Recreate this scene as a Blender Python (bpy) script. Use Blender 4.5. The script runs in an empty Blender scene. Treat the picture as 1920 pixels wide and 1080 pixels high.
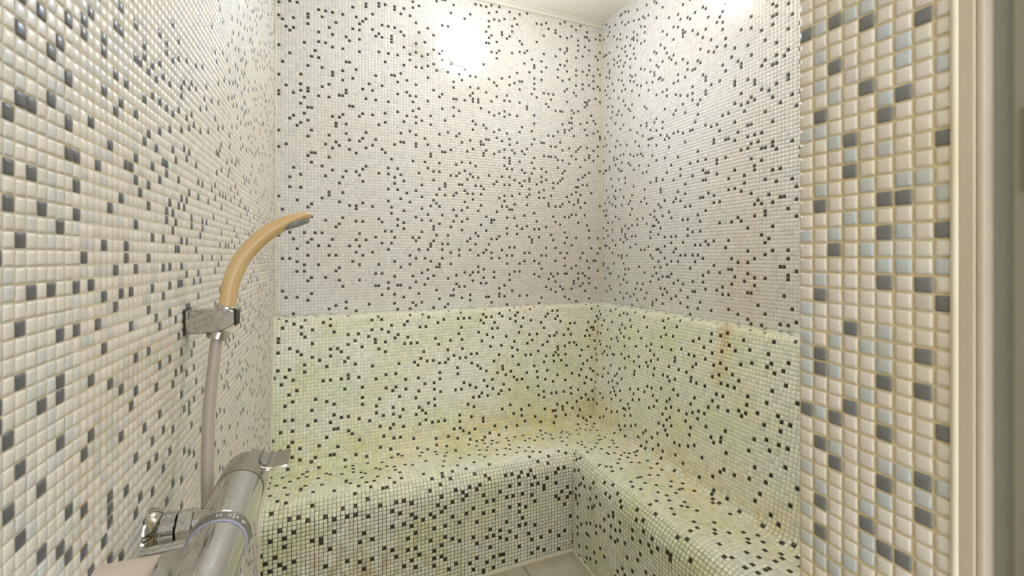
import bpy, bmesh, math, random
import numpy as np
from mathutils import Vector, Matrix
random.seed(7); rng = np.random.default_rng(11)
scene = bpy.context.scene
R = math.radians
# ------------------------------------------------------------------ camera, world, exposure
EYE = 1.077                       # eye height over the floor
CAMX = 0.1975                     # distance from the left wall
YAW = 22.27
cam_d = bpy.data.cameras.new('camera'); cam = bpy.data.objects.new('camera', cam_d)
scene.collection.objects.link(cam); scene.camera = cam
cam_d.sensor_width = 36; cam_d.sensor_fit = 'HORIZONTAL'
cam_d.lens = 818/1920*36
cam_d.shift_y = -57/1920
cam_d.clip_start = 0.01
cam.location = (CAMX, 0, EYE); cam.rotation_euler = (R(90), 0, R(-YAW))
cam_d.dof.use_dof = True; cam_d.dof.focus_distance = 1.2; cam_d.dof.aperture_fstop = 10
world = bpy.data.worlds.new('world'); scene.world = world; world.use_nodes = True
bg = world.node_tree.nodes['Background']; bg.inputs[0].default_value = (0.92, 0.96, 1.0, 1); bg.inputs[1].default_value = 1.75
scene.view_settings.view_transform = 'Standard'; scene.view_settings.look = 'None'
scene.view_settings.gamma = 1; scene.view_settings.use_curve_mapping = False
scene.view_settings.exposure = 0.93
LAMP_BACK = 72.0; LAMP_RIGHT = 56.0
# ------------------------------------------------------------------ room measures (metres)
W, D, H = 1.406, 1.795, 2.207     # right wall, back wall, ceiling
JX, JY0, JY1 = 0.5635, 0.1490, 0.2497   # tiled door jamb: face, near edge, far edge
PITCH = 0.012
# ------------------------------------------------------------------ helpers
def lin(r, g, b):
    f = lambda c: c/12.92 if c <= .04045 else ((c+.055)/1.055)**2.4
    return (f(r/255), f(g/255), f(b/255), 1.0)
def link(o, parent=None):
    scene.collection.objects.link(o)
    if parent is not None: o.parent = parent
    return o
def mesh_obj(name, me, mat=None, parent=None):
    o = bpy.data.objects.new(name, me)
    if mat is not None:
        for m in (mat if isinstance(mat, (list, tuple)) else [mat]): me.materials.append(m)
    return link(o, parent)
def tag(o, label, cat, group=None):
    o['label'] = label; o['category'] = cat
    if group: o['group'] = group
    return o
def struct(o): o['kind'] = 'structure'; return o
def empty(name, loc=(0, 0, 0)):
    o = bpy.data.objects.new(name, None); o.location = loc; o.empty_display_size = .02
    return link(o)
def bm_obj(name, bm, mat, parent=None, smooth=False, loc=None):
    bmesh.ops.recalc_face_normals(bm, faces=bm.faces[:])
    me = bpy.data.meshes.new(name); bm.to_mesh(me); bm.free()
    if smooth:
        me.polygons.foreach_set('use_smooth', [True]*len(me.polygons)); me.set_sharp_from_angle(angle=R(32))
    o = mesh_obj(name, me, mat, parent)
    if parent is not None and parent.type == 'EMPTY':
        o.matrix_parent_inverse = Matrix.Translation(-Vector(parent.location))
    return o
def box(bm, x0, x1, y0, y1, z0, z1, bevel=0, seg=2):
    vs = [bm.verts.new((x, y, z)) for x in (x0, x1) for y in (y0, y1) for z in (z0, z1)]
    fs = [bm.faces.new([vs[i] for i in q]) for q in ((0,1,3,2),(4,6,7,5),(0,4,5,1),(2,3,7,6),(0,2,6,4),(1,5,7,3))]
    if bevel:
        es = list({e for f in fs for e in f.edges})
        bmesh.ops.bevel(bm, geom=es, offset=bevel, segments=seg, profile=.5, affect='EDGES')
def lathe(bm, prof, origin, axis, n=40, cap=True):
    """prof: (distance along axis, radius)"""
    a = Vector(axis).normalized(); u = a.orthogonal().normalized(); v = a.cross(u); o = Vector(origin)
    full = []
    for (t0, r0), (t1, r1) in zip(prof, prof[1:]):      # support loops near the ends of long stretches
        full.append((t0, r0))
        if abs(t1-t0) > .008:
            for f in (.0012/abs(t1-t0), 1-.0012/abs(t1-t0)): full.append((t0+(t1-t0)*f, r0+(r1-r0)*f))
    prof = full+[prof[-1]]; rings = []
    for t, r in prof:
        if r < 1e-6: rings.append([bm.verts.new(o+a*t)]); continue
        rings.append([bm.verts.new(o+a*t+(u*math.cos(k*2*math.pi/n)+v*math.sin(k*2*math.pi/n))*r) for k in range(n)])
    for p, q in zip(rings, rings[1:]):
        for k in range(n):
            j = (k+1) % n
            if len(p) == 1 and len(q) == 1: continue
            if len(p) == 1: bm.faces.new((p[0], q[k], q[j]))
            elif len(q) == 1: bm.faces.new((p[k], p[j], q[0]))
            else: bm.faces.new((p[k], p[j], q[j], q[k]))
    if cap:
        for r_ in (rings[0], rings[-1]):
            if len(r_) > 2: bm.faces.new(r_)
def catmull(pts, n=8):
    P_ = [np.array(p, float) for p in pts]; P_ = [2*P_[0]-P_[1]]+P_+[2*P_[-1]-P_[-2]]; out = []
    for i in range(1, len(P_)-2):
        p0, p1, p2, p3 = P_[i-1:i+3]
        for k in range(n):
            t = k/n
            out.append(.5*((2*p1)+(-p0+p2)*t+(2*p0-5*p1+4*p2-p3)*t*t+(-p0+3*p1-3*p2+p3)*t**3))
    out.append(P_[-2]); return out
def sweep(bm, pts, radii, side=(0, 1, 0), n=20, cap=True):
    """tube along pts; radii (r across, r along `side`)"""
    rings = []; s = Vector(side)
    for i, p in enumerate(pts):
        t = Vector(pts[min(i+1, len(pts)-1)]) - Vector(pts[max(i-1, 0)]); t.normalize()
        b = (s-t*s.dot(t)).normalized(); c = t.cross(b)
        ra, rb = radii[i] if isinstance(radii[i], (tuple, list, np.ndarray)) else (radii[i], radii[i])
        rings.append([bm.verts.new(Vector(p)+c*math.cos(2*math.pi*k/n)*ra+b*math.sin(2*math.pi*k/n)*rb) for k in range(n)])
    for p, q in zip(rings, rings[1:]):
        for k in range(n):
            j = (k+1) % n; bm.faces.new((p[k], p[j], q[j], q[k]))
    if cap:
        bm.faces.new(rings[0]); bm.faces.new(rings[-1])
# ------------------------------------------------------------------ materials
def new_mat(name):
    m = bpy.data.materials.new(name); m.use_nodes = True
    nt = m.node_tree; return m, nt, nt.nodes['Principled BSDF']
def node(nt, typ, **kw):
    n = nt.nodes.new(typ)
    for k, v in kw.items():
        if k in ('noise_dimensions', 'blend_type', 'data_type', 'operation', 'attribute_name', 'interpolation_type', 'clamp'): setattr(n, k, v)
        else: n.inputs[k].default_value = v
    return n
def ramp_noise(nt, scale, lo, hi, detail=3, vec=None, wrap=None):
    n = node(nt, 'ShaderNodeTexNoise', Scale=scale, Detail=detail)
    if vec is not None: nt.links.new(vec, n.inputs['Vector'])
    mr = node(nt, 'ShaderNodeMapRange'); mr.inputs['From Min'].default_value = lo; mr.inputs['From Max'].default_value = hi
    nt.links.new(n.outputs['Fac'], mr.inputs['Value']); return mr.outputs['Result']
def mixc(nt, fac, a, b, blend='MIX'):
    m = nt.nodes.new('ShaderNodeMix'); m.data_type = 'RGBA'; m.blend_type = blend
    for sock, v in ((m.inputs[0], fac), (m.inputs[6], a), (m.inputs[7], b)):
        if isinstance(v, bpy.types.NodeSocket): nt.links.new(v, sock)
        else: sock.default_value = v
    return m.outputs[2]
def scale_f(nt, sock, k):
    m = node(nt, 'ShaderNodeMath', operation='MULTIPLY'); nt.links.new(sock, m.inputs[0]); m.inputs[1].default_value = k
    return m.outputs[0]
def mul_f(nt, a, b):
    m = node(nt, 'ShaderNodeMath', operation='MULTIPLY'); nt.links.new(a, m.inputs[0]); nt.links.new(b, m.inputs[1]); return m.outputs[0]
def pos_of(nt): return nt.nodes.new('ShaderNodeNewGeometry').outputs['Position']
def blob(nt, pos, centre, radius, stretch=(1, 1, 1)):
    """a soft stain round one point of the room, 1 in the middle"""
    s = node(nt, 'ShaderNodeVectorMath', operation='SUBTRACT'); nt.links.new(pos, s.inputs[0]); s.inputs[1].default_value = centre
    q = node(nt, 'ShaderNodeVectorMath', operation='DIVIDE'); nt.links.new(s.outputs[0], q.inputs[0]); q.inputs[1].default_value = stretch
    l = node(nt, 'ShaderNodeVectorMath', operation='LENGTH'); nt.links.new(q.outputs[0], l.inputs[0])
    mr = node(nt, 'ShaderNodeMapRange'); mr.inputs['From Min'].default_value = radius; mr.inputs['From Max'].default_value = 0
    nt.links.new(l.outputs['Value'], mr.inputs['Value']); return mr.outputs['Result']
def tile_material(name, stains, rough=.22):
    """glazed mosaic: each tile's own colour, with deposits on it"""
    m, nt, b = new_mat(name)
    at = node(nt, 'ShaderNodeAttribute', attribute_name='tint')
    p = pos_of(nt); col = at.outputs['Color']
    for kind, colr, amount, args in stains:
        if kind == 'noise': f = ramp_noise(nt, *args, vec=p)
        else:
            f = mul_f(nt, blob(nt, p, *args), ramp_noise(nt, 30, .25, .7, vec=p))
        col = mixc(nt, scale_f(nt, f, amount), col, colr, 'MULTIPLY')
    nt.links.new(col, b.inputs['Base Color'])
    b.inputs['Roughness'].default_value = rough; b.inputs['IOR'].default_value = 1.5
    return m
def grout_material(name, base, stains, rough=.75):
    m, nt, b = new_mat(name); p = pos_of(nt); col = lin(*base)
    for kind, colr, amount, args in stains:
        f = ramp_noise(nt, *args, vec=p) if kind == 'noise' else mul_f(nt, blob(nt, p, *args), ramp_noise(nt, 22, .25, .6, vec=p))
        col = mixc(nt, scale_f(nt, f, amount), col, lin(*colr))
    nt.links.new(col, b.inputs['Base Color']); b.inputs['Roughness'].default_value = rough
    return m
def plain(name, rgb, rough=.5, metal=0.0, noise=None, bump=0.0):
    m, nt, b = new_mat(name)
    b.inputs['Roughness'].default_value = rough; b.inputs['Metallic'].default_value = metal
    if noise:
        sc_, rgb2, amt = noise
        f = ramp_noise(nt, sc_, .35, .65, vec=pos_of(nt))
        nt.links.new(mixc(nt, scale_f(nt, f, amt), lin(*rgb), lin(*rgb2)), b.inputs['Base Color'])
    else: b.inputs['Base Color'].default_value = lin(*rgb)
    if bump:
        n = node(nt, 'ShaderNodeTexNoise', Scale=60, Detail=3); nt.links.new(pos_of(nt), n.inputs['Vector'])
        bp = node(nt, 'ShaderNodeBump', Strength=bump, Distance=.002); nt.links.new(n.outputs['Fac'], bp.inputs['Height'])
        nt.links.new(bp.outputs['Normal'], b.inputs['Normal'])
    return m
def chrome_material(name, rgb=(205, 205, 202), spots=.5):
    m, nt, b = new_mat(name); p = pos_of(nt)
    b.inputs['Metallic'].default_value = 1
    f = ramp_noise(nt, 260, .62, .74, vec=p, detail=2)
    f2 = ramp_noise(nt, 40, .45, .75, vec=p)
    nt.links.new(mixc(nt, scale_f(nt, f, spots), lin(*rgb), lin(120, 118, 112)), b.inputs['Base Color'])
    r = node(nt, 'ShaderNodeMapRange'); nt.links.new(f2, r.inputs['Value']); r.inputs['To Min'].default_value = .07; r.inputs['To Max'].default_value = .26
    nt.links.new(r.outputs['Result'], b.inputs['Roughness'])
    return m
ORANGE = lin(255, 205, 140); YEL = lin(250, 238, 190); GRN = lin(222, 232, 205)
M_TILE = tile_material('glazed_mosaic', [('noise', lin(252, 244, 238), .6, (3, .4, .65)),
    ('blob', lin(252, 232, 206), .6, ((W, 1.0, 1.05), .34, (1, .5, 1.6)))])
M_TILE_LEFT = tile_material('glazed_mosaic_left', [('noise', lin(252, 246, 236), .6, (3, .4, .65))], .32)
M_TILE_JAMB = tile_material('glazed_mosaic_jamb', [('noise', lin(245, 236, 215), .5, (9, .4, .65))])
M_TILE_BENCH = tile_material('glazed_mosaic_bench', [
    ('noise', lin(240, 246, 226), .9, (4.5, .40, .62)),
    ('noise', lin(250, 240, 206), .45, (6.5, .50, .68)),
    ('blob', lin(248, 230, 164), 1.0, ((.85, D-.17, .37), .55, (1.9, .35, .28))),
    ('blob', lin(249, 228, 164), 1.0, ((W-.17, 1.1, .37), .5, (.3, 1.6, .28))),
    ('blob', lin(238, 236, 176), .9, ((.10, D-.2, .40), .3, (1, 1, .8))),
    ('blob', lin(214, 194, 146), 1.0, ((.30, D-.392, .12), .5, (1.3, .3, .5))),  # ochre riser stain, deepened to stand in for shade
    ('blob', lin(238, 190, 110), .9, ((W-.062, 1.02, .855), .045, (1, 1, 1))),
    ('blob', lin(244, 218, 164), .7, ((W-.085, 1.02, .76), .13, (1, .3, 1)))])
M_GROUT = grout_material('grout_cream', (226, 222, 214), [('noise', (220, 208, 186), .5, (4, .45, .65)),
    ('blob', (218, 190, 146), .7, ((W, 1.0, 1.05), .4, (1, .45, 1.6)))])
M_GROUT_L = grout_material('grout_yellowed', (222, 210, 184), [('noise', (216, 194, 140), .6, (7, .45, .62)),
    ('blob', (208, 140, 62), 1.0, ((0, .482, .82), .09, (1, .16, 1))), ('blob', (214, 160, 90), .8, ((0, .62, .93), .12, (1, .7, .6)))])
M_GROUT_J = grout_material('grout_jamb', (214, 200, 166), [('noise', (204, 182, 130), .6, (16, .42, .6))])
M_GROUT_B = grout_material('grout_bench', (226, 222, 196), [('noise', (216, 202, 154), .7, (6, .42, .62)),
    ('blob', (196, 120, 40), 1.0, ((W-.075, 1.02, .80), .16, (1, .3, 1)))])
M_GROUT_RISER = grout_material('grout_mould_shade', (56, 49, 26), [('noise', (96, 82, 46), .7, (9, .45, .65)),  # mouldy grout, darkened further to put the riser's shade into the colour
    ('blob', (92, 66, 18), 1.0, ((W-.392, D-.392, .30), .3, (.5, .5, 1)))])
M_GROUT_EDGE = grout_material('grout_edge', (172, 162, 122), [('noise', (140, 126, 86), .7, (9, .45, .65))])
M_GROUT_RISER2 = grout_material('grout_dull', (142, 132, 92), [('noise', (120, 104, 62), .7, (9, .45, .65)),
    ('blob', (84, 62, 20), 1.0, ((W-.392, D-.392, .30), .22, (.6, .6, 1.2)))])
M_SILICONE = plain('silicone', (228, 221, 205), .45, noise=(9, (214, 203, 172), .7))
M_CEIL = plain('ceiling_paint', (238, 233, 222), .6)
M_TRIM = plain('ceiling_trim', (232, 226, 214), .5)
M_FLOOR = plain('floor_tile_stone', (198, 190, 170), .42, noise=(14, (180, 174, 152), .8), bump=.15)
M_FGROUT = plain('floor_grout', (110, 98, 74), .8)
M_FRAME = plain('door_frame_paint', (198, 187, 167), .45, noise=(5, (186, 174, 152), .6))
M_LEAF = plain('door_leaf_grey', (142, 138, 124), .35, noise=(3, (130, 129, 117), .8))
M_DARKGAP = plain('door_seal', (152, 155, 150), .5)
M_CHROME = chrome_material('chrome'); M_CHROME_D = chrome_material('chrome_worn', (176, 172, 162), .7)
M_TAN = plain('tan_plastic', (208, 176, 124), .25, noise=(18, (214, 184, 134), .5))
M_SPRAY = plain('spray_face_grey', (120, 118, 110), .4)
M_HOSE = plain('hose_grey', (176, 164, 150), .35)
M_BEIGE = plain('beige_sleeve', (200, 184, 168), .35)
M_BAND = plain('dial_band_grey', (120, 118, 112), .35, .4)
M_PRINT = plain('dial_print', (226, 224, 216), .5)
M_PRINTR = plain('dial_print_pink', (226, 196, 180), .5)
M_BLUE = plain('dial_blue_ring', (178, 180, 198), .35)
M_BLACK = plain('shadow_black', (30, 28, 24), .6)  # flat black, on the bracket end it stands in for a dark reflection
def glow(name, rgb, strength):
    m, nt, b = new_mat(name)
    b.inputs['Base Color'].default_value = (.9, .9, .9, 1); b.inputs['Emission Color'].default_value = lin(*rgb)
    b.inputs['Emission Strength'].default_value = strength; b.inputs['Roughness'].default_value = .2
    return m
# ------------------------------------------------------------------ mosaic tiles
CREAM, GREY, DARK, BLUE = 0, 1, 2, 3
PAL_WALL = {CREAM: lin(228, 226, 223), GREY: lin(215, 216, 217), DARK: lin(66, 63, 60), BLUE: lin(196, 200, 200)}
PAL_JAMB = {CREAM: lin(221, 215, 206), GREY: lin(212, 208, 202), DARK: lin(118, 121, 123), BLUE: lin(190, 197, 200)}  # dark jamb tiles lightened: haze and reflection put into their colour
PAL_LEFT = {CREAM: lin(229, 223, 213), GREY: lin(213, 212, 208), DARK: lin(96, 98, 101), BLUE: lin(196, 200, 200)}  # dark tiles of this wall lightened: doorway reflection put into the colour
PAL_BENCH = {CREAM: lin(246, 247, 236), GREY: lin(228, 234, 226), DARK: lin(50, 48, 38), BLUE: lin(206, 208, 192)}
TH = .0010
T_FAR = (np.array([(-1,-1,0),(1,-1,0),(1,1,0),(-1,1,0),(-.72,-.72,1),(.72,-.72,1),(.72,.72,1),(-.72,.72,1)], float),
         [(0,1,5,4),(1,2,6,5),(2,3,7,6),(3,0,4,7),(4,5,6,7)])
_g = [-1, -.62, .62, 1]
_v = [(a, b, (.5 if abs(a) == 1 or abs(b) == 1 else 1.0)*(.72 if abs(a) == 1 and abs(b) == 1 else 1)) for b in _g for a in _g]
_bd = [0,1,2,3,7,11,15,14,13,12,8,4]
T_NEAR = (np.array([(a*.985 if abs(a*b) == 1 else a, b*.985 if abs(a*b) == 1 else b, c) for a, b, c in _v]+[(_v[i][0], _v[i][1], 0) for i in _bd], float),
          [(j*4+i, j*4+i+1, j*4+i+5, j*4+i+4) for j in range(3) for i in range(3)] +
          [(16+k, 16+(k+1) % 12, _bd[(k+1) % 12], _bd[k]) for k in range(12)])
def choose(n, pd=.085, pg=.2):
    r = rng.random(n); k = np.zeros(n, int); k[r < pd+pg] = GREY; k[r < pd] = DARK; return k
def strew(keys, pd, pg):
    """dark tiles strewn evenly: neighbours of a dark tile are seldom dark"""
    n = len(keys); kind = np.zeros(n, int); r = rng.random(n); kind[r < pg] = GREY
    want = int(n*pd); taken = set(); ks = [tuple(int(q) for q in k) for k in keys]
    for i in rng.permutation(n):
        a, b = ks[i]; p = 1.0
        for da, db, f in ((1,0,.12),(-1,0,.12),(0,1,.12),(0,-1,.12),(1,1,.45),(1,-1,.45),(-1,1,.45),(-1,-1,.45),(2,0,.7),(-2,0,.7),(0,2,.7),(0,-2,.7)):
            if (a+da, b+db) in taken: p *= f
        if random.random() < p: taken.add((a, b)); kind[i] = DARK; want -= 1
        if want <= 0: break
    return kind
def tints(kind, pal):
    base = np.array([pal[k] for k in range(4)])[kind].copy()
    j = 1+rng.normal(0, .035, (len(kind), 1)); base[:, :3] *= np.clip(j, .88, 1.12)
    base[:, :3] *= 1+rng.normal(0, .008, (len(kind), 3)); base[:, 3] = 1
    return np.clip(base, 0, 1)
def mesh_from(name, verts, faces, tint_per_vert):
    me = bpy.data.meshes.new(name); nv, nf = len(verts), len(faces)
    me.vertices.add(nv); me.vertices.foreach_set('co', verts.astype(np.float32).ravel())
    me.loops.add(nf*4); me.loops.foreach_set('vertex_index', faces.astype(np.int32).ravel())
    me.polygons.add(nf); me.polygons.foreach_set('loop_start', np.arange(nf, dtype=np.int32)*4)
    try: me.polygons.foreach_set('loop_total', np.full(nf, 4, np.int32))
    except Exception: pass
    me.polygons.foreach_set('use_smooth', np.ones(nf, bool))
    a = me.attributes.new('tint', 'FLOAT_COLOR', 'POINT'); a.data.foreach_set('color', tint_per_vert.astype(np.float32).ravel())
    me.update(calc_edges=True); me.validate(); return me
def joined_tiles(name, S, tint, mat, parent, tmpl=T_FAR):
    C, U, V, N, hu, hv = S; tv, tf = tmpl; n = len(C); k = len(tv)
    if n == 0: return
    vert = (C[:, None]+tv[None, :, 0:1]*(hu[:, None, None]*U[:, None])+tv[None, :, 1:2]*(hv[:, None, None]*V[:, None])+tv[None, :, 2:3]*TH*N[:, None]).reshape(-1, 3)
    fa = (np.array(tf)[None]+np.arange(n)[:, None, None]*k).reshape(-1, 4)
    o = mesh_obj(name, mesh_from(name, vert, fa, np.repeat(tint, k, 0)), mat, parent)
    o['kind'] = 'stuff'; return o
def pixel_size(S):
    """how large each tile shows from where the photographer stood"""
    C, U, V, N, hu, hv = S; d = C-np.array([CAMX, 0, EYE]); s, c = math.sin(R(YAW)), math.cos(R(YAW))
    z = d[:, 0]*s+d[:, 1]*c; l = d[:, 0]*c-d[:, 1]*s; zz = np.where(z > .05, z, 1e3)
    px = 960+818*l/zz; py = 483-818*d[:, 2]/zz; dist = np.linalg.norm(d, axis=1)
    facing = -(N*d).sum(1)/dist
    a = hu*hv*4*facing*818**2/zz**2*dist/zz
    ok = (z > .05) & (px > -20) & (px < 1940) & (py > -20) & (py < 1100) & (facing > 0)
    return np.where(ok, a, -1), px, py
def single_tiles(S, kind, pal, mat, parent, name='tile'):
    C, U, V, N, hu, hv = S; bank = {}
    for i in range(len(C)):
        key = (int(kind[i]), random.randrange(4), round(float(hu[i]), 4), round(float(hv[i]), 4))
        if key not in bank:
            tv, tf = T_NEAR; v = tv*np.array([hu[i], hv[i], TH])
            me = mesh_from(name, v, np.array(tf), np.repeat(tints(np.array([kind[i]]), pal), len(tv), 0)); me.materials.append(mat); bank[key] = me
        o = bpy.data.objects.new(name, bank[key])
        jit = rng.normal(0, .012, 3)
        n_ = Vector(N[i]); u_ = Vector(U[i]); v_ = Vector(V[i])
        m = Matrix((u_, v_, n_)).transposed() @ Matrix.Rotation(jit[0], 3, 'X') @ Matrix.Rotation(jit[1], 3, 'Y') @ Matrix.Rotation(jit[2], 3, 'Z')
        o.matrix_basis = Matrix.Translation(Vector(C[i])) @ m.to_4x4()
        link(o, parent)
def lay(S, kind, pal, mat, parent, singles=0, mask=None, joined='mosaic_tiles', tmpl=T_FAR):
    """tiles of one surface: the largest in view one by one, the rest as one part"""
    C = S[0]; pick = np.zeros(len(C), bool)
    if singles:
        a, px, py = pixel_size(S)
        if mask is not None: a = np.where(mask(px, py, S), a, -1)
        idx = np.argsort(-a)[:singles]; pick[idx[a[idx] > 0]] = True
    sub = lambda m: tuple(x[m] for x in S)
    if pick.any(): single_tiles(sub(pick), kind[pick], pal, mat, parent)
    joined_tiles(joined, sub(~pick), tints(kind[~pick], pal), mat, parent, tmpl)
def plane_grid(origin, u, v, n, cu, cv, hu, hv):
    """cu, cv: tile centres along u and v"""
    A, B = np.meshgrid(cu, cv, indexing='ij'); A = A.ravel(); B = B.ravel(); k = len(A)
    A = A+rng.normal(0, .00018, k); B = B+rng.normal(0, .00018, k)
    C = np.array(origin)[None]+A[:, None]*np.array(u)[None]+B[:, None]*np.array(v)[None]
    o = np.ones((k, 1)); return (C, o*np.array(u, float), o*np.array(v, float), o*np.array(n, float), np.full(k, hu), np.full(k, hv))
def filt(S, m): return tuple(x[m] for x in S)
HALF = .0053
# ------------------------------------------------------------------ bench section (distance from wall, height)
BD, SEAT, LEDGE, BTOP, BBOT = .392, .357, .862, .062, .150
def fillet(pts, rad, seg=8):
    out = []
    for i, p in enumerate(pts):
        p = np.array(p, float)
        if i in (0, len(pts)-1) or not rad[i]: out.append(p); continue
        a = np.array(pts[i-1], float)-p; b = np.array(pts[i+1], float)-p; a /= np.linalg.norm(a); b /= np.linalg.norm(b)
        ang = math.acos(np.dot(a, b)); t = rad[i]/math.tan(ang/2); c = p+(a+b)/np.linalg.norm(a+b)*rad[i]/math.sin(ang/2)
        s, e = p+a*t-c, p+b*t-c; th = math.acos(np.clip(np.dot(s, e)/rad[i]**2, -1, 1))
        for k in range(seg+1):
            f = k/seg; out.append(c+(math.sin((1-f)*th)*s+math.sin(f*th)*e)/math.sin(th))
    return np.array(out)
PROF = fillet([(BD, 0), (BD, SEAT), (BBOT, SEAT), (BTOP, LEDGE), (0, LEDGE)], [0, .076, .035, .018, 0], 12)
def in_bench(d, z):
    """is (distance from wall, height) inside the bench section?"""
    back = np.where(z < SEAT, BD, BBOT+(BTOP-BBOT)*(z-SEAT)/(LEDGE-SEAT))
    return (z < LEDGE) & (d < back-.004)
# ------------------------------------------------------------------ setting: floor, ceiling, walls
bm = bmesh.new(); box(bm, -.05, W+.15, -1.0, D+.05, -.04, -.003)
floor = struct(bm_obj('floor', bm, M_FGROUT))
FT = .30
for i in range(-3, 3):
    for j in range(-5, 3):
        x0, y0 = .812+i*FT, .905+j*FT; x1, y1 = min(x0+FT, W), min(y0+FT, D); x0, y0 = max(x0, 0), max(y0, -1)
        if x1-x0 < .02 or y1-y0 < .02: continue
        bm = bmesh.new(); box(bm, x0+.0012, x1-.0012, y0+.0012, y1-.0012, -.010, 0, .0008, 1); bm_obj('floor_tile', bm, M_FLOOR, floor)
bm = bmesh.new(); box(bm, -.05, W+.05, .0, D+.05, H, H+.05); struct(bm_obj('ceiling', bm, M_CEIL))
bm = bmesh.new(); box(bm, -.05, 0, -.8, D+.05, -.003, H); wall_left = struct(bm_obj('wall_left', bm, M_GROUT_L))
bm = bmesh.new(); box(bm, 0, W, D, D+.05, -.003, H); wall_back = struct(bm_obj('wall_back', bm, M_GROUT))
bm = bmesh.new(); box(bm, W, W+.05, JY1, D+.05, -.003, H); wall_right = struct(bm_obj('wall_right', bm, M_GROUT))
bm = bmesh.new(); box(bm, JX, W+.05, JY0, JY1, -.003, H); box(bm, 0, JX, JY0, JY1, 2.03, H); wall_front = struct(bm_obj('wall_front', bm, M_GROUT_J))
# left wall mosaic: dark tiles stand where the photo shows them on the near part of the wall
CP = .01175
LEFT_DARK = set([(-1,-9),(-1,-8),(-1,0),(0,-14),(0,-10),(0,3),(0,5),(0,8),(1,-16),(1,-12),(1,-7),(1,-4),(1,1),(1,9),(1,13),(2,-2),(2,5),(2,9),(3,-18),(3,-14),(3,-9),(3,3),(3,15),(4,-2),(4,10),(4,13),(5,-19),(5,-12),(5,-9),(5,-8),(5,-5),(5,2),(5,14),(6,-20),(6,-17),(6,7),(6,9),(6,12),(6,16),(7,-5),(7,-2),(7,3),(7,5),(7,7),(8,-21),(8,-18),(8,-14),(8,0),(8,16),(8,17),(9,-23),(9,-13),(9,-9),(9,-2),(9,10),(9,18),(10,-5),(10,7),(11,-22),(11,-7),(11,-3),(11,1),(11,13),(11,16),(11,17),(12,-24),(12,-21),(12,-20),(12,-19),(12,-10),(12,4),(12,9),(13,-4),(13,-1),(13,12),(13,15),(13,19),(14,-25),(14,-15),(14,-11),(14,-3),(14,5),(14,13),(14,19),(14,21),(15,-20),(15,0),(15,1),(15,8),(15,15),(16,-13),(16,-6),(16,-3),(16,8),(17,-23),(17,-18),(17,-12),(17,-9),(17,-1),(17,3),(17,7),(17,9),(17,13),(17,18),(17,21),(18,-22),(18,6),(18,18),(19,-25),(19,-16),(19,11),(19,15),(19,19),(19,20),(20,-20),(20,-9),(20,-5),(20,0),(20,5),(20,7),(20,12),(20,18),(21,-23),(21,-18),(21,-3),(21,2),(21,9),(21,16),(21,19),(22,-20),(22,-13),(22,-6),(22,11),(22,18),(23,-16),(23,-11),(23,-7),(23,8),(23,13),(23,16),(23,20),(23,23),(24,-22),(24,-18),(24,-4),(24,-1),(24,2),(24,10),(24,19),(25,-26),(25,4),(25,5),(25,9),(25,10),(25,16),(25,22),(25,23),(26,-21),(26,-11),(26,-6),(26,-3),(26,-1),(26,6),(26,14),(26,19),(27,-25),(27,-19),(27,-14),(27,3),(27,5),(27,12),(27,16),(27,22),(27,26),(28,-13),(28,-7),(28,1),(28,4),(28,11),(29,-9),(29,-3),(29,1),(29,6),(29,9),(29,17),(29,23),(29,25),(30,-29),(30,-26),(30,-16),(30,-13),(30,-11),(30,-3),(30,-1),(30,2),(30,7),(30,15),(30,19),(30,20),(31,-23),(31,-18),(31,6),(31,13),(31,21),(32,-14),(32,-6),(32,-2),(32,2),(32,7),(32,12),(32,17),(32,24),(33,-24),(33,-19),(33,-18),(33,-6),(33,8),(33,13),(33,16),(33,21),(34,-21),(34,-12),(34,4),(34,5),(34,18),(34,22),(35,-25),(35,-18),(35,-14),(35,-11),(35,-3),(35,17),(36,-27),(36,-16),(36,1),(36,12),(36,22),(36,25),(37,-5),(37,-2),(37,8),(37,10),(38,-23),(38,-3),(38,3),(38,17),(38,20),(39,-31),(39,-27),(39,-18),(39,0),(39,4),(39,5),(39,10),(39,26),(40,-21),(40,22),(41,-30),(41,5),(41,21),(41,24),(42,8),(42,18)])
ci = np.arange(-36, 121); ri = np.arange(-90, 95)
S = plane_grid((0, .3842+CP/2, EYE-.00635+.006), (0, 1, 0), (0, 0, 1), (1, 0, 0), ci*CP, ri*PITCH, HALF*CP/PITCH, HALF)
CI, RI = np.meshgrid(ci, ri, indexing='ij'); CI = CI.ravel(); RI = RI.ravel()
kind = strew(np.stack([CI, RI], 1), .083, .24)
known = (CI >= -1) & (CI <= 43) & (RI > -48) & (RI < 48)
# inside the stretch that the photo shows clearly, only the noted tiles are dark
yy = S[0][:, 1]; zz_ = S[0][:, 2]
depth = yy*math.cos(R(YAW))-CAMX*math.sin(R(YAW)); pyl = 483-818*(zz_-EYE)/np.where(depth > .02, depth, 9)
known &= (pyl > -5) & (pyl < 1085)
isdark = np.array([(int(a), int(b)) in LEFT_DARK for a, b in zip(CI, RI)])
kind = np.where(known, np.where(isdark, DARK, np.where(kind == DARK, CREAM, kind)), kind)
keep = (S[0][:, 1] < D-.006) & (S[0][:, 2] < H-.006) & (S[0][:, 2] > .004) & ~in_bench(D-S[0][:, 1], S[0][:, 2])
S = filt(S, keep); kind = kind[keep]
lay(S, kind, PAL_LEFT, M_TILE_LEFT, wall_left, 300)
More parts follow.
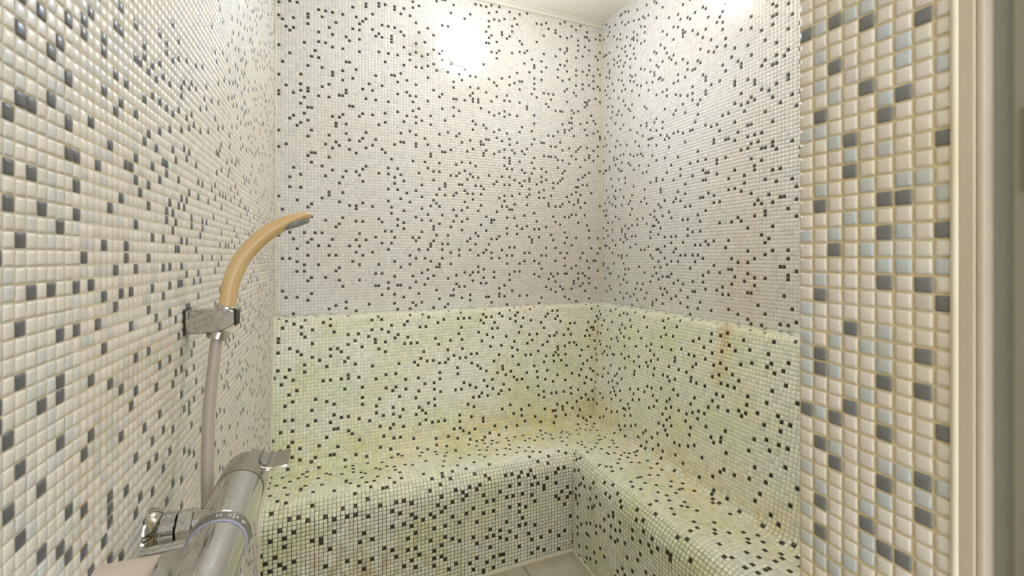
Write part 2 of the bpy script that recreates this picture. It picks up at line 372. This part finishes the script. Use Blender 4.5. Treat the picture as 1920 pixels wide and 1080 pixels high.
# back wall and right wall above the ledge
n_u = int((W-.006)/PITCH); cu = .007+.006+np.arange(n_u-1)*PITCH*(W-.014)/(PITCH*(n_u-1)); cv = LEDGE+.008+np.arange(int((H-LEDGE-.012)/PITCH))*PITCH
S = plane_grid((0, D, 0), (1, 0, 0), (0, 0, 1), (0, -1, 0), cu, cv, HALF, HALF)
lay(S, strew(np.round(S[0][:, [0, 2]]/PITCH), .085, .2), PAL_WALL, M_TILE, wall_back)
n_u = int((D-JY1-.004)/PITCH); cu = JY1+.009+np.arange(n_u)*PITCH
S = plane_grid((W, 0, 0), (0, -1, 0), (0, 0, 1), (-1, 0, 0), -cu, cv, HALF, HALF)
lay(S, strew(np.round(S[0][:, [1, 2]]/PITCH), .085, .2), PAL_WALL, M_TILE, wall_right)
# tiled door jamb
JAMB_DARK = set([(0,-11),(0,15),(1,-19),(1,-17),(1,-13),(1,-8),(1,-7),(1,-3),(1,3),(1,9),(2,-14),(2,-11),(2,0),(2,12),(2,15),(3,-10),(3,-5),(3,5),(3,7),(4,-17),(4,10),(4,14),(5,-18),(5,-14),(5,-11),(5,-8),(5,-2),(5,1),(5,3),(5,8),(6,-18),(6,3),(6,9),(7,-15),(7,-13),(7,-8),(7,-6),(7,-2),(7,13),(8,-10),(8,-3),(8,1),(8,6)])
JAMB_BLUE = set([(0,-20),(0,-18),(0,-15),(0,-9),(0,-8),(0,-7),(0,-6),(0,-4),(0,1),(0,8),(1,-21),(1,-20),(1,-16),(1,-11),(1,-2),(1,4),(1,8),(1,11),(1,13),(1,15),(2,-21),(2,-13),(2,-8),(2,-6),(2,1),(2,7),(2,10),(3,-20),(3,2),(3,6),(3,15),(4,-19),(4,-18),(4,-16),(4,-9),(4,-6),(4,0),(4,2),(4,4),(4,15),(5,-15),(5,-13),(5,-10),(5,-7),(5,-6),(5,-5),(5,-1),(5,6),(5,9),(5,13),(6,-13),(6,-1),(6,1),(6,4),(6,11),(6,12),(7,-14),(7,4),(8,-13),(8,-1),(8,3),(8,10)])
JP = .01115
ci = np.arange(0, 9); ri = np.arange(-88, 93)
S = plane_grid((JX, JY1-JP/2, EYE+.006), (0, -1, 0), (0, 0, 1), (-1, 0, 0), ci*JP, ri*PITCH, .00475, .0051)
CI, RI = np.meshgrid(ci, ri, indexing='ij'); CI = CI.ravel(); RI = RI.ravel()
kind = choose(len(CI), .11, .17); kind[kind == GREY] = BLUE
inv = (RI > -24) & (RI < 20)
kind[inv] = [DARK if (a, b) in JAMB_DARK else BLUE if (a, b) in JAMB_BLUE else (GREY if random.random() < .1 else CREAM) for a, b in zip(CI[inv].tolist(), RI[inv].tolist())]
lay(S, kind, PAL_JAMB, M_TILE_JAMB, wall_front, 300, tmpl=T_NEAR)
bm = bmesh.new(); sweep(bm, [(JX-.0002, JY0+.001, 0), (JX-.0002, JY0+.001, 2.03)], [.0022, .0022], side=(1, 0, 0), n=12); bm_obj('grout_edge', bm, M_SILICONE, wall_front, True)
# trims
bm = bmesh.new(); sweep(bm, [(.0035, D-.0035, LEDGE), (.0035, D-.0035, H)], [.0055, .0055], side=(1, 0, 0), n=12); struct(bm_obj('trim_1', bm, M_SILICONE, None, True))
bm = bmesh.new(); pts = [(.003, D-d, z) for d, z in PROF]; sweep(bm, pts, [.0052]*len(pts), side=(1, 0, 0), n=10); struct(bm_obj('trim_2', bm, M_SILICONE, None, True))
bm = bmesh.new(); sweep(bm, [(W-.001, D-.001, LEDGE), (W-.001, D-.001, H)], [.0042, .0042], side=(1, 0, 0), n=12); struct(bm_obj('trim_3', bm, M_SILICONE, None, True))
bm = bmesh.new(); box(bm, 0, W, D-.012, D, H-.022, H, .002, 2); box(bm, 0, W, D-.020, D-.012, H-.008, H, .0015, 1); struct(bm_obj('trim_4', bm, M_TRIM))
bm = bmesh.new(); sweep(bm, [(0, D-BD-.001, .001), (W-BD, D-BD-.001, .001)], [.006, .006], side=(0, 0, 1), n=10); struct(bm_obj('trim_5', bm, M_SILICONE, None, True))
bm = bmesh.new(); sweep(bm, [(W-BD-.001, D-BD, .001), (W-BD-.001, JY1, .001)], [.006, .006], side=(0, 0, 1), n=10); struct(bm_obj('trim_6', bm, M_SILICONE, None, True))
# doorway: painted frame, seal and the grey door leaf standing open outwards
bm = bmesh.new(); box(bm, JX-.001, .640, .1405, JY0-.0008, 0, 2.05, .001, 2); door = struct(bm_obj('door_1', bm, M_FRAME))
bm = bmesh.new(); box(bm, JX+.0005, .640, .1365, .1405, 0, 2.05, .0012, 2); bm_obj('frame_bead', bm, M_FRAME, door)
bm = bmesh.new(); box(bm, JX+.012, .632, .128, .1365, 0, 2.05); bm_obj('door_seal', bm, M_DARKGAP, door)
bm = bmesh.new(); box(bm, JX+.007, .606, -.62, .128, .01, 2.03, .002, 2); bm_obj('door_leaf', bm, M_LEAF, door)
bm = bmesh.new(); box(bm, JX+.0055, JX+.009, .088, .1225, 1.115, 1.165, .0008, 1); bm_obj('hinge', bm, M_LEAF, door)
# ------------------------------------------------------------------ tiled L-shaped bench
bench = empty('tiled_bench', (W-.2, D-.2, 0))
tag(bench, 'L-shaped built-in bench with reclined backrest, covered in yellow-green speckled mosaic', 'bench')
def core(name, a_end, mapper, riser):
    """solid section swept along one wall, mitred in the room corner"""
    bm = bmesh.new(); P_ = [tuple(p) for p in PROF]+[(0, 0)]
    g = lambda d: max(d, .001)
    A = [bm.verts.new(mapper(a_end, g(d), z)) for d, z in P_]; B = [bm.verts.new(mapper(None, g(d), z)) for d, z in P_]
    n = len(P_)
    for i in range(n):
        j = (i+1) % n; f = bm.faces.new((A[i], A[j], B[j], B[i]))
        zmid = (P_[i][1]+P_[j][1])/2; dmid = (P_[i][0]+P_[j][0])/2
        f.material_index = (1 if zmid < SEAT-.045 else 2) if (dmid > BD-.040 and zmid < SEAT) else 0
    bm.faces.new(A); bm.faces.new(B)
    return bm_obj(name, bm, [M_GROUT_B, riser, M_GROUT_EDGE], bench)
mb = lambda a, d, z: ((W-d) if a is None else a, D-d, z)
mr_ = lambda a, d, z: (W-d, (D-d) if a is None else a, z)
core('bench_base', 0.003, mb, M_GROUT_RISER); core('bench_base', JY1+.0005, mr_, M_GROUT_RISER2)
seglen = np.linalg.norm(np.diff(PROF, axis=0), axis=1); cum = np.concatenate([[0], np.cumsum(seglen)])
rows = int(cum[-1]/PITCH); rp = cum[-1]/rows
def at_s(s):
    i = min(np.searchsorted(cum, s, 'right')-1, len(seglen)-1); t = (s-cum[i])/seglen[i]
    return PROF[i]*(1-t)+PROF[i+1]*t
def bench_tiles(side):
    C, U, V, N, hu, hv = [], [], [], [], [], []; K = []
    for r in range(rows):
        p0, p1 = at_s(r*rp), at_s((r+1)*rp); p = (p0+p1)/2; t = (p1-p0); ln = np.linalg.norm(t); t = t/ln
        nd = np.array([t[1], -t[0]])          # outward in (d, z): towards the room and up
        d, z = p+nd*0.0; dm = max(p0[0], p1[0])
        lo, hi = (.006, W-p[0]) if side == 'b' else (JY1+.003, D-p[0])
        total = W if side == 'b' else D
        k0 = int(p[0]/PITCH)
        for c in range(k0, int((total-lo)/PITCH)+1):
            e1 = min(total-c*PITCH, hi); e0 = max(total-(c+1)*PITCH, lo)
            if e1-e0 < .004: continue
            m = (e0+e1)/2; h = (e1-e0)/2-(PITCH/2-HALF)
            if side == 'b':
                C.append((m, D-d, z)); U.append((1, 0, 0)); V.append((0, -t[0], t[1])); N.append((0, -nd[0], nd[1]))
            else:
                C.append((W-d, m, z)); U.append((0, -1, 0)); V.append((-t[0], 0, t[1])); N.append((-nd[0], 0, nd[1]))
            K.append((c if side == 'b' else -c-1000, r)); hu.append(h); hv.append(ln/2-(PITCH/2-HALF))
    return tuple(np.array(x, float) for x in (C, U, V, N, hu, hv)), K
(Sb, Kb), (Sr, Kr) = bench_tiles('b'), bench_tiles('r')
S = tuple(np.concatenate([a, b]) for a, b in zip(Sb, Sr))
# round the half sizes so alike tiles share one mesh
S = (S[0], S[1], S[2], S[3], np.round(S[4], 4), np.round(S[5], 4))
jt = rng.normal(0, .00018, (len(S[0]), 1)); S = (S[0]+S[1]*jt, *S[1:])
off = Vector(bench.location)
def lay_bench():
    C = S[0]-np.array(off)[None]
    Sl = (C, *S[1:]); kind = strew(Kb+Kr, .088, .28)
    a, px, py = pixel_size(S); a = np.where((px < 1496) & (px > 480), a, -1)
    idx = np.argsort(-a)[:300]; pick = np.zeros(len(C), bool); pick[idx] = True
    single_tiles(filt(Sl, pick), kind[pick], PAL_BENCH, M_TILE_BENCH, bench)
    joined_tiles('mosaic_tiles', filt(Sl, ~pick), tints(kind[~pick], PAL_BENCH), M_TILE_BENCH, bench)
lay_bench()
# ------------------------------------------------------------------ globe lamps
def globe(name, centre, wall_dir, mat, dim, label):
    c = Vector(centre); w = Vector(wall_dir); e = empty(name, c+w*.088); tag(e, label, 'lamp', 'globe wall lamps')
    # opal glass: emission shaped by hand, strong front cap and dim rest, to limit wall glare; it sits in a small wall cup
    r = .081; back = 42
    pt = lambda t: (-r*math.cos(R(t)), r*math.sin(R(t)))
    bm = bmesh.new(); lathe(bm, [(-r, 0)]+[pt(t) for t in range(6, 57, 6)], c, w, 48, cap=False); bm_obj('globe_shade', bm, mat, e, True)
    bm = bmesh.new(); lathe(bm, [pt(t) for t in range(54, 91+back, 6)], c, w, 48, cap=False); bm_obj('globe_rim', bm, dim, e, True)
    rc = r*math.cos(R(back))-.003
    bm = bmesh.new(); lathe(bm, [(r*math.sin(R(back))-.002, rc-.006), (r*math.sin(R(back))-.002, rc+.0015), (.066, rc-.001), (.0885, rc-.002)], c, w, 48); bm_obj('wall_cup', bm, M_TRIM, e, True)
    return e
globe('globe_lamp', (.688, D-.089, 1.940), (0, 1, 0), glow('globe_cool', (224, 238, 255), LAMP_BACK), glow('globe_cool_rim', (255, 253, 252), 1.2), 'round white globe lamp glowing on the back wall')
globe('globe_lamp', (W-.089, 1.009, 1.957), (1, 0, 0), glow('globe_warm', (250, 248, 246), LAMP_RIGHT), glow('globe_warm_rim', (255, 240, 220), 1.4), 'warm globe lamp on the right wall, cut off by the top edge')
# ------------------------------------------------------------------ shower holder, hand shower, hose
hold = empty('shower_holder', (0, .765, .985)); tag(hold, 'boxy chrome wall bracket holding the tan hand shower', 'shower holder')
bm = bmesh.new()
ys = (.748, .783); prof = [(.0015, .9665), (.042, .9685), (.056, .9735), (.0625, .979), (.0625, .9985), (.058, 1.0015), (.0015, 1.0015)]
lo = [bm.verts.new((x, ys[0], z)) for x, z in prof]; hi = [bm.verts.new((x, ys[1], z)) for x, z in prof]
bm.faces.new(lo); bm.faces.new(hi[::-1])
for i in range(len(prof)): j = (i+1) % len(prof); bm.faces.new((lo[i], lo[j], hi[j], hi[i]))
bmesh.ops.recalc_face_normals(bm, faces=bm.faces[:])
bmesh.ops.bevel(bm, geom=[e for e in bm.edges if e.calc_face_angle(0) > .5], offset=.0022, segments=3, profile=.5, affect='EDGES')
bm_obj('bracket_body', bm, M_CHROME_D, hold)
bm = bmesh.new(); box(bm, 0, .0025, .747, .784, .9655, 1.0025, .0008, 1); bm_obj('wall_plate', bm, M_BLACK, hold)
bm = bmesh.new(); box(bm, .0622, .0645, .751, .780, .976, 1.000, .0008, 1); bm_obj('dark_end_reflection', bm, M_BLACK, hold)  # black slab added for the dark reflection on the bracket's end facet
ax0, ax1 = Vector((.0375, .765, .958)), Vector((.0505, .765, 1.003)); axd = (ax1-ax0).normalized()
bm = bmesh.new(); lathe(bm, [(0, .0125), (.002, .0145), (.010, .0150), (.012, .0150)], ax0+axd*-.001, axd, 28); bm_obj('lower_ring', bm, M_CHROME, hold, True)
bm = bmesh.new(); lathe(bm, [(0, .0150), (.005, .0150), (.006, .0138)], ax1-axd*.003, axd, 28); bm_obj('upper_ring', bm, M_CHROME, hold, True)
head = empty('hand_shower', (.05, .765, 1.0)); tag(head, 'tan curved hand shower pointing into the room from its wall bracket', 'shower head')
cl = [(.0440, .765, .9780), (.0480, .765, .9950), (.0515, .765, 1.012), (.0565, .765, 1.042), (.0715, .765, 1.0780), (.0985, .765, 1.1105), (.1290, .766, 1.1320), (.1480, .766, 1.1405), (.1600, .767, 1.1445), (.1655, .767, 1.1455)]
rr = [(.0105, .0105), (.0108, .0108), (.0112, .0118), (.0116, .0125), (.0119, .0132), (.0118, .0150), (.0104, .0180), (.0082, .0195), (.0054, .0175), (.0018, .0100)]
pts = catmull(cl, 6); rad = [tuple(max(.001, q) for q in r_) for r_ in catmull(rr, 6)]
bm = bmesh.new(); sweep(bm, pts, rad, n=28); bm_obj('handle', bm, M_TAN, head, True)
# oval spray face set into the underside near the tip
c0 = Vector((.1425, .766, 1.1282)); ud = Vector((.93, 0, .37)).normalized(); vd = Vector((0, 1, 0)); nd = ud.cross(vd).normalized()
if nd.z > 0: nd = -nd
bm = bmesh.new(); rings = []
for off_, sc_ in ((-.006, 1.0), (.001, 1.0), (.0026, .9), (.0030, 0)):
    rings.append([bm.verts.new(c0+nd*off_+ud*math.cos(a)*.0215*sc_+vd*math.sin(a)*.0165*sc_) for a in [2*math.pi*k/32 for k in range(32)]] if sc_ else [bm.verts.new(c0+nd*off_)])
for p, q in zip(rings, rings[1:]):
    for k in range(32):
        j = (k+1) % 32
        bm.faces.new((p[k], p[j], q[j], q[k]) if len(q) > 1 else (p[k], p[j], q[0]))
face = bm_obj('spray_face', bm, M_SPRAY, head, True)
hose = [(.0385, .765, .9600), (.0368, .762, .945), (.0352, .750, .905), (.0345, .735, .860), (.0370, .718, .825), (.0405, .700, .793), (.0430, .690, .765), (.0450, .682, .725), (.0500, .674, .655), (.0600, .660, .600), (.0750, .640, .575), (.0880, .610, .600), (.0897, .590, .665), (.0897, .582, .715), (.0897, .580, .7445)]
pts = catmull(hose, 8); bm = bmesh.new(); sweep(bm, pts, [.0075]*len(pts), side=(0, 1, 0.05), n=20)
ho = bm_obj('shower_hose', bm, M_HOSE, None, True); tag(ho, 'smooth grey shower hose hanging from the bracket down behind the chrome mixer', 'hose')
# ------------------------------------------------------------------ thermostatic mixer
MX, MZ, MR = .0897, .789, .026
mix = empty('shower_mixer', (0, .56, MZ)); tag(mix, 'chrome thermostatic shower mixer with lever on the left wall', 'shower mixer')
Y = (0, 1, 0)
bm = bmesh.new(); lathe(bm, [(.5285, MR-.0005), (.530, MR), (.624, MR), (.6255, MR-.001)], (MX, 0, MZ), Y, 64); bm_obj('body', bm, M_CHROME, mix, True)
bm = bmesh.new(); lathe(bm, [(.6255, MR-.003), (.627, MR-.003)], (MX, 0, MZ), Y, 48); bm_obj('joint_groove', bm, M_BLACK, mix, True)
bm = bmesh.new(); lathe(bm, [(.6265, MR+.0002), (.628, MR+.0012), (.676, MR+.0012), (.684, MR-.001), (.690, MR-.006), (.693, MR-.013), (.694, 0)], (MX, 0, MZ), Y, 64); fl = bm_obj('flow_handle', bm, M_CHROME_D, mix, True)
# lever paddle: flat blade leaving the handle towards the room
bm = bmesh.new()
sec = [(.096, .8128), (.106, .8095), (.114, .8050), (.124, .8035), (.141, .8055), (.1425, .8040), (.1420, .8010), (.124, .7985), (.112, .7995), (.104, .8010), (.096, .8030)]
a_ = [bm.verts.new((x, .645, z)) for x, z in sec]; b_ = [bm.verts.new((x, .690, z+.002)) for x, z in sec]
bm.faces.new(a_); bm.faces.new(b_[::-1])
for i in range(len(sec)): j = (i+1) % len(sec); bm.faces.new((a_[i], a_[j], b_[j], b_[i]))
bmesh.ops.recalc_face_normals(bm, faces=bm.faces[:])
bmesh.ops.bevel(bm, geom=[e for e in bm.edges if e.calc_face_angle(0) > .9], offset=.0008, segments=2, profile=.5, affect='EDGES')
bm_obj('lever', bm, M_CHROME_D, mix)
bm = bmesh.new(); pts = catmull([(.1085, .690, .8105), (.1075, .668, .8100), (.1085, .656, .8090), (.1120, .651, .8065), (.1165, .655, .8052), (.1180, .668, .8052), (.1190, .691, .8065)], 5); sweep(bm, pts, [.0016]*len(pts), side=(0, 0, 1), n=8); bm_obj('lever_groove', bm, M_BAND, mix, True)
# temperature ring with its print
bm = bmesh.new(); lathe(bm, [(.5130, MR+.0005), (.5135, MR+.0018), (.5270, MR+.0018), (.5285, MR+.0006), (.5285, MR-.002)], (MX, 0, MZ), Y, 64); ring = bm_obj('temperature_ring', bm, M_BAND, mix, True)
bm = bmesh.new(); lathe(bm, [(.5268, MR+.0016), (.5275, MR+.0024), (.5288, MR+.0016)], (MX, 0, MZ), Y, 64, cap=False); bm_obj('ring_rim', bm, M_CHROME, mix, True)
bm = bmesh.new(); lathe(bm, [(.5116, MR+.0002), (.5122, MR+.0013), (.5132, MR+.0010)], (MX, 0, MZ), Y, 64, cap=False); bm_obj('blue_line', bm, M_BLUE, mix, True)
def patch(bm, ang, y0, w, h, shear=0, rad=MR+.00195):
    """a printed bar on the ring: ang in degrees from straight up towards the room"""
    pts = []
    for da, dy in ((-w/2, -h/2), (w/2, -h/2), (w/2, h/2), (-w/2, h/2)):
        a = R(ang)+(da+shear*dy)/rad; pts.append(bm.verts.new((MX+math.sin(a)*rad, y0+dy, MZ+math.cos(a)*rad)))
    bm.faces.new(pts)
def tri(bm, ang, y0, w, h, flip, rad=MR+.00195):
    s = -1 if flip else 1
    vs = []
    for da, dy in ((-w/2*s, -h/2), (w/2*s, 0), (-w/2*s, h/2)):
        a = R(ang)+da/rad; vs.append(bm.verts.new((MX+math.sin(a)*rad, y0+dy, MZ+math.cos(a)*rad)))
    bm.faces.new(vs)
bm = bmesh.new(); yc = .5200
patch(bm, 2-3.4, yc, .0009, .0062); patch(bm, 2+3.4, yc, .0009, .0062); patch(bm, 2, yc, .0030, .0009)      # H
patch(bm, 30, yc, .0010, .0095); tri(bm, 37, yc, .0032, .0040, True)
patch(bm, 52, yc-.001, .0026, .0040); patch(bm, 58, yc+.001, .0009, .0050)
bm_obj('printed_marks', bm, M_PRINT, ring)
bm = bmesh.new(); tri(bm, 23, yc, .0032, .0040, False); bm_obj('printed_arrow', bm, M_PRINTR, ring)
bm = bmesh.new(); lathe(bm, [(.400, 0), (.401, MR-.008), (.405, MR-.003), (.411, MR), (.5112, MR), (.512, MR-.001)], (MX, 0, MZ), Y, 64); bm_obj('temperature_knob', bm, M_CHROME, mix, True)
# housing between knob and the wall unions
bm = bmesh.new(); box(bm, .048, .086, .430, .500, .760, .8045, .006, 3); bm_obj('body_housing', bm, M_CHROME, mix, False)
X = (1, 0, 0)
o_ = (0, .628, .757)
bm = bmesh.new(); lathe(bm, [(0, .027), (.003, .0265), (.010, .022), (.012, .0195)], o_, X, 40); bm_obj('wall_flange', bm, M_CHROME_D, mix, True)
bm = bmesh.new(); lathe(bm, [(.010, .016), (.013, .0190), (.027, .0190), (.0275, .0165)], o_, X, 40); bm_obj('union_sleeve', bm, M_CHROME, mix, True)
bm = bmesh.new(); lathe(bm, [(.0282, .0178), (.0292, .0200), (.0435, .0200), (.0445, .0178)], o_, X, 6); bm_obj('union_nut', bm, M_CHROME, mix)
bm = bmesh.new(); lathe(bm, [(.044, .0165), (.080, .0165)], o_, X, 32); bm_obj('inlet_pipe', bm, M_CHROME, mix, True)
bm = bmesh.new(); lathe(bm, [(.008, .006), (.0085, .0068), (.036, .0068), (.0365, .0080), (.064, .0080)], (0, .578, .7605), X, 24); bm_obj('check_valve', bm, M_CHROME, mix, True)
bm = bmesh.new(); lathe(bm, [(.001, .0270), (.006, .0262), (.046, .0250), (.047, .0235)], (0, .500, .7725), X, 48); bm_obj('inlet_cover', bm, M_BEIGE, mix, True)
bm = bmesh.new(); lathe(bm, [(.0468, .0245), (.0478, .0256), (.0525, .0256), (.0535, .0240), (.080, .022)], (0, .500, .7725), X, 48); bm_obj('cover_collar', bm, M_CHROME, mix, True)
bm = bmesh.new(); lathe(bm, [(.745, .0105), (.765, .0105)], (MX, .580, 0), (0, 0, 1), 24); bm_obj('hose_outlet', bm, M_CHROME, mix, True)
